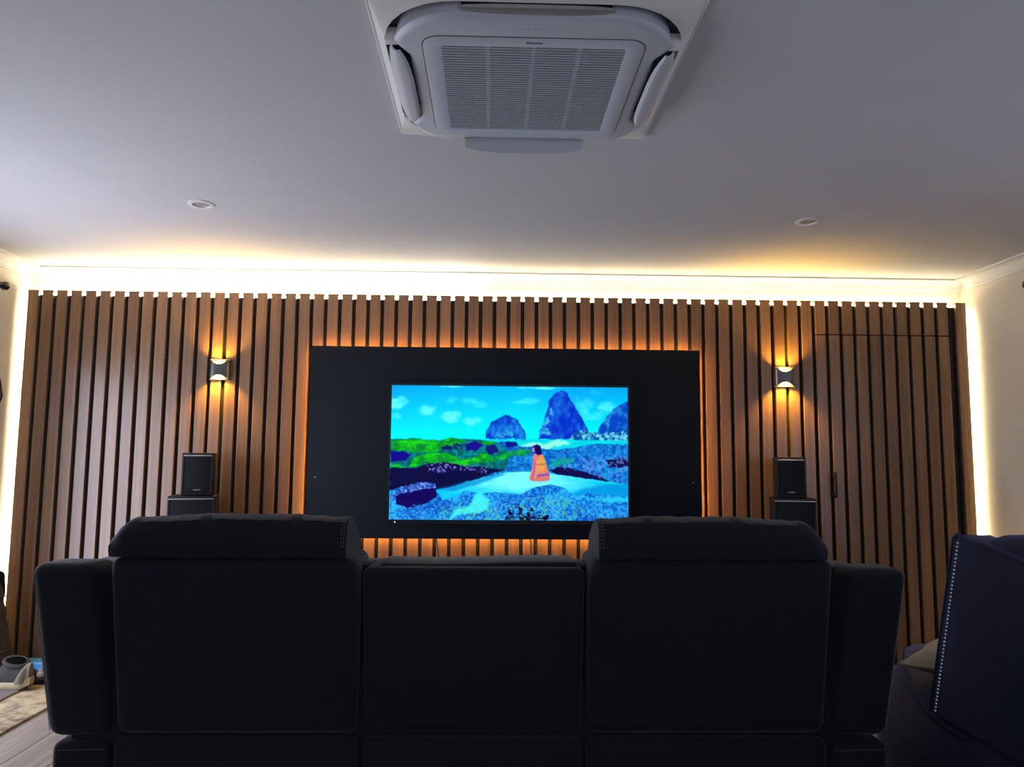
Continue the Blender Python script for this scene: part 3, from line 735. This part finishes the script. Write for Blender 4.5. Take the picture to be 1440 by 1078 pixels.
# high back: outer side panel rakes back, its top dips towards the rear
def yrake(z): return -2.118-.30*(z-.41)
bm = bmesh.new(); loops = []
for k in range(13):
    f = k/12
    def top(y): return .985-.10*max(0, -2.30-y)
    l = []
    x = 1.400
    sect = [(0, .0), (0, 1), ]
    loops.append(l)
bm.free()
side_pts = []
def panel(x, inset=0):
    pts = []
    for k in range(11):
        z = .412+inset+(.968-.412-2*inset)*k/10; pts.append((x, yrake(z)-inset, z))
    pts.append((x, yrake(.982)-.018-inset, .984-inset))
    for k in range(9):
        y = -2.34-.66*k/8; pts.append((x, y, .982-inset-.10*((-2.32-y)/.66)))
    pts.append((x, -3.0+inset, .412+inset))
    return pts
bm = bmesh.new(); loft(bm, [panel(1.412, .012), panel(1.402, .003), panel(1.400, .008)][::1] if False else [panel(1.400, .006), panel(1.404, 0), panel(1.50, 0), panel(1.510, .006)])
wing = obj('side_wing', bm, M['velvet'], ch)
# top welt and studs
obj('piping', tube(bmesh.new(), [(1.401, p[1], p[2]+.001) for p in panel(1.4)[10:21]], .006, 8), M['velvet'], wing)
obj('piping', tube(bmesh.new(), [(1.401, p[1], p[2]) for p in panel(1.4)[0:12]], .005, 8), M['velvet'], wing)
bm = bmesh.new()
for k in range(46):
    z = .425+.535*k/45
    lathe(bm, [(.0048, 0), (.0042, -.002), (.0024, -.0038)], 1.400, yrake(z)-.026, z, 8, 'x')
tag(obj('nailhead_trim', bm, M['stud'], wing), 'silver nailheads', kind='stuff')
obj('backrest', warp(cushion(1.50, 2.62, -2.98, -2.42, .40, .93, .06, cuts=6), lambda x, y, z: (x, y-.15*(z-.5)*0, z)), M['velvet'], ch)
obj('back_cushion', warp(cushion(1.432, 2.60, -2.46, -2.20, .44, .992, .055, cuts=8, puff=.02), lambda x, y, z: (x, y-.28*(z-.44), z+.012*math.sin((x-1.43)*2.7))), M['velvet'], ch)

pz = bmesh.new(); N = 24
def pil(u, v, s):
    k = max(0, (1-abs(u)**2.4)*(1-abs(v)**2.4))**.55
    px = .195*u*(1-.07*(1-abs(v))**0*abs(v)*0-.06*(1-v*v)); py = .195*v*(1-.06*(1-u*u))
    wr = .010*math.sin(9*u+2.5*v)*k
    return (px, py, s*(.060*k)+wr*.7)
grid = {}
for s_ in (1, -1):
    for i in range(N+1):
        for j in range(N+1):
            if s_ < 0 and (i in (0, N) or j in (0, N)): grid[s_, i, j] = grid[1, i, j]
            else: grid[s_, i, j] = pz.verts.new(pil(-1+2*i/N, -1+2*j/N, s_))
for s_ in (1, -1):
    for i in range(N):
        for j in range(N):
            f = [grid[s_, i, j], grid[s_, i+1, j], grid[s_, i+1, j+1], grid[s_, i, j+1]]
            pz.faces.new(f if s_ > 0 else f[::-1])
mt = Matrix.Translation((1.715, -1.90, ZS+.098)) @ Matrix.Rotation(R(-6), 4, 'Y') @ Matrix.Rotation(R(3), 4, 'X') @ Matrix.Rotation(R(38), 4, 'Z')
edge = [mt @ Vector(pil(a, b_, 1)) for a, b_ in [(-1+2*k/12, -1) for k in range(12)]+[(1, -1+2*k/12) for k in range(12)]+[(1-2*k/12, 1) for k in range(12)]+[(-1, 1-2*k/12) for k in range(13)]]
bmesh.ops.transform(pz, matrix=mt, verts=pz.verts)
pt = thing('throw_pillow', 'taupe cotton throw pillow lying on the navy chaise', 'pillow', (1.705, -1.89, ZS))
cv = obj('cover', pz, M['pillow'], pt)
obj('piping', tube(bmesh.new(), edge, .0045, 6), M['pillow'], cv)

# ------------------------------------------------------------------ curtain rods and curtains at the side walls
def rod(x, y0, y1, wallx, z, label, fin):
    s = thing('curtain_rod', label, 'curtain rod', (x, (y0+y1)/2, z))
    obj('pole', tube(bmesh.new(), [(x, y0, z), (x, y1, z)], .011, 12), M['rod'], s)
    for ye, sg in ((y1, 1), (y0, -1)):
        obj('finial', lathe(bmesh.new(), [(.011, 0), (.016, sg*.004), (.013, sg*.010), (.020, sg*.018), (fin, sg*.034), (fin*.98, sg*.046), (fin*.6, sg*.060), (.004, sg*.066)], x, ye, z, 20, 'y'), M['rod'], s)
    for ye in (y1-.06, y0+.06):
        bm = bmesh.new(); xx = sorted((wallx, x)); box(bm, xx[0], xx[1], ye-.008, ye+.008, z-.006, z+.006)
        box(bm, *sorted((wallx, wallx+math.copysign(.008, x-wallx))), ye-.018, ye+.018, z-.035, z+.035, bev=.002)
        obj('bracket', bm, M['rod'], s)
rod(-2.765, -2.9, -.325, XL, 2.150, 'dark bronze curtain rod with ball end on the left wall', .026)
rod(2.905, -3.9, -.640, XR, 2.168, 'dark bronze curtain rod with ball end on the right wall', .026)
def curtain(x, y0, y1, z0, z1, amp, bulge, label):
    bm = bmesh.new(); nu, nv = 60, 24; rows = []
    for side_ in (0, 1):
        for j in range(nv+1):
            z = z0+(z1-z0)*j/nv
            row = []
            for i in range(nu+1):
                u = i/nu; d = amp*math.sin(u*math.pi*2*5)+bulge*math.exp(-((z-1.53)/.17)**2)*math.exp(-((u-1)/.35)**2)
                row.append(bm.verts.new((x+d+.003*side_, y0+(y1-y0)*u, z)))
            rows.append(row)
    for s_ in (0, 1):
        for j in range(nv):
            a, b_ = rows[s_*(nv+1)+j], rows[s_*(nv+1)+j+1]
            for i in range(nu): bm.faces.new((a[i], a[i+1], b_[i+1], b_[i]))
    for j in range(nv):
        for i in (0, nu): bm.faces.new((rows[j][i], rows[j+1][i], rows[nv+2+j][i], rows[nv+1+j][i]))
    for i in range(nu):
        for j in (0, nv): bm.faces.new((rows[j][i], rows[j][i+1], rows[nv+1+j][i+1], rows[nv+1+j][i]))
    tag(obj('curtain', bm, M['curtain']), label, 'curtain')
curtain(-2.775, -.52, -.375, .02, 2.135, .020, .10, 'dark brown curtain gathered at the left wall beside the slats')

# ------------------------------------------------------------------ small things on the floor at the left
rug = obj('rug', bx(-2.80, -2.095, -1.75, -.36, 0, .011, bev=.004), M['rug']); tag(rug, 'beige patterned runner rug on the planks by the left wall', 'rug')
mat_ = bmesh.new()
box(mat_, -2.79, -2.365, -.90, -.44, .0112, .020, bev=.003)
tag(obj('floor_mat', mat_, M['mat']), 'flat grey mat on the beige rug under the shoe', 'mat')

bagt = thing('fabric_bag', 'charcoal fabric bag standing between the left wall and slats', 'bag', (-2.72, -.26, 0))
bm = cushion(-2.840, -2.600, -.34, -.16, .0, .56, .06, cuts=12, puff=.01)
def bagw(x, y, z):
    k = z/.56
    return (x-(.13*k if x > -2.71 else 0)+.006*math.sin(z*60), y+.004*math.sin(z*50+x*20), z)
body = obj('body', warp(bm, bagw), M['bag'], bagt)
for z in (.14, .28, .42):
    obj('seam', tube(bmesh.new(), [(bagw(-2.600, 0, z)[0]+.004, y, z) for y in (-.31, -.24, -.19)], .004, 6), M['bag'], body)
obj('handle', tube(bmesh.new(), [(-2.80, -.245, .555), (-2.79, -.245, .62), (-2.75, -.245, .64), (-2.72, -.245, .61), (-2.715, -.245, .55)], .010, 8), M['bag'], bagt)

sh = thing('sneaker', 'worn grey sneaker with beige heel and cream sole on the grey mat', 'shoe', (-2.47, -.50, .020))
def shoe_pt(s, a, k):   # s 0 heel .. 1 toe, a angle, k scale
    w = .040+.012*math.sin(min(1, s*1.25)*math.pi/2)+.010*math.exp(-((s-.68)/.2)**2)
    w *= math.sqrt(max(.02, 1-max(0, (s-.8)/.2)**2)) * math.sqrt(max(.25, 1-max(0, (.12-s)/.12)**2))
    h = .098-.012*math.exp(-((s-.2)/.1)**2)-.075*max(0, (s-.35)/.65)**.8
    return w*k, h
def shoe_xy(s): return -2.345-.29*s, -.515+.03*s
loops = []
for k in range(21):
    s_ = k/20; w, h = shoe_pt(s_, 0, 1); cx, cy = shoe_xy(s_); l = []
    for j in range(16):
        a = math.pi*j/15
        l.append((cx, cy+w*math.cos(a), .020+.026+(h)*abs(math.sin(a))**.75))
    loops.append(l)
bm = bmesh.new(); loft(bm, loops); up = obj('upper', bm, M['shoe'], sh)
loops = []
for k in range(25):
    s_ = -.05+1.08*k/24; sc_ = min(1, max(0, s_)); w, h = shoe_pt(sc_, 0, 1.10); cx, cy = shoe_xy(s_)
    lift = .022*max(0, (.12-s_)/.17)**1.4+.020*max(0, (s_-.8)/.2)**1.5
    l = [(cx, cy+w*q_, .0202+lift+dz) for q_, dz in ((-.9, 0), (.9, 0), (1.0, .008), (1.02, .024), (.92, .036), (-.92, .036), (-1.02, .024), (-1.0, .008))]
    loops.append(l)
bm = bmesh.new(); loft(bm, loops); obj('sole', bm, M['sole'], sh)
loops = []
for k in range(9):     # heel counter wraps the heel
    s_ = -.03+.20*k/8; sc_ = max(0, s_); w, h = shoe_pt(sc_, 0, 1.16); cx, cy = shoe_xy(s_); l = []
    hh = .118*(1-.75*max(0, (s_-.02)/.15)**1.6)
    for j in range(14):
        a = math.pi*j/13
        l.append((cx, cy+w*math.cos(a), .020+.030+hh*min(1, abs(math.sin(a))**.45)*.80))
    loops.append(l)
bm = bmesh.new(); loft(bm, loops); obj('heel_counter', bm, M['heel'], sh)
cx, cy = shoe_xy(.26)
col = bmesh.new(); ring = []
for k in range(29):
    a = 2*math.pi*k/28; ring.append((cx+.056*math.cos(a), cy+.036*math.sin(a), .146+.010*math.cos(a)*-1+.012*math.sin(a)))
tube(col, ring, .011, 8); obj('collar', col, M['shoe'], sh)
bm = bmesh.new(); lathe(bm, [(.001, -.03), (.030, -.02), (.040, .0), (.044, .004), (.030, .010), (.001, .011)], 0, 0, 0, 24)
warp(bm, lambda x, y, z: (cx+x*1.25, cy+y*.85, (.147)+z+.3*y-.15*x)); obj('opening', bm, M['shoe_in'], sh)
lc = bmesh.new()
for k in range(5):
    s_ = .48+.07*k; cx2, cy2 = shoe_xy(s_); w, h = shoe_pt(s_, 0, 1)
    tube(lc, [(cx2, cy2+w*.5*math.cos(a), .020+.028+h*math.sin(a)**.75+.002) for a in [.7+(math.pi-1.4)*q_/6 for q_ in range(7)]], .003, 6)
obj('laces', lc, M['heel'], sh)

ps = thing('power_strip', 'flat black power board on the floor behind the shoe', 'power strip', (-2.33, -.40, 0))
obj('body', bx(-2.45, -2.21, -.432, -.368, .0112, .040, bev=.006), M['black'], ps)
for x in (-2.425, -2.375, -2.30, -2.245): obj('socket', bx(x-.018, x+.018, -.418, -.382, .040, .0415, bev=.0005, seg=1), M['bezel'], ps)
def plug(x, y, w, mat, label):
    o = obj('power_plug', box(box(bmesh.new(), x-w, x+w, y-.015, y+.015, .0417, .068, bev=.004), x-.006, x+.006, y-.006, y+.006, .068, .084, bev=.002), mat)
    tag(o, label, 'plug')
plug(-2.389, -.40, .012, M['black'], 'small black plug in the power board, nearer the shoe')
plug(-2.356, -.40, .011, M['white'], 'small white plug in the power board, nearer the sofa')
bt = obj('blue_block', cushion(-2.640, -2.47, -.13, -.02, 0, .045, .008, cuts=0), M['blue']); tag(bt, 'light blue block at the foot of the slat wall', 'tray')  # plain light blue block for an unidentified blue patch
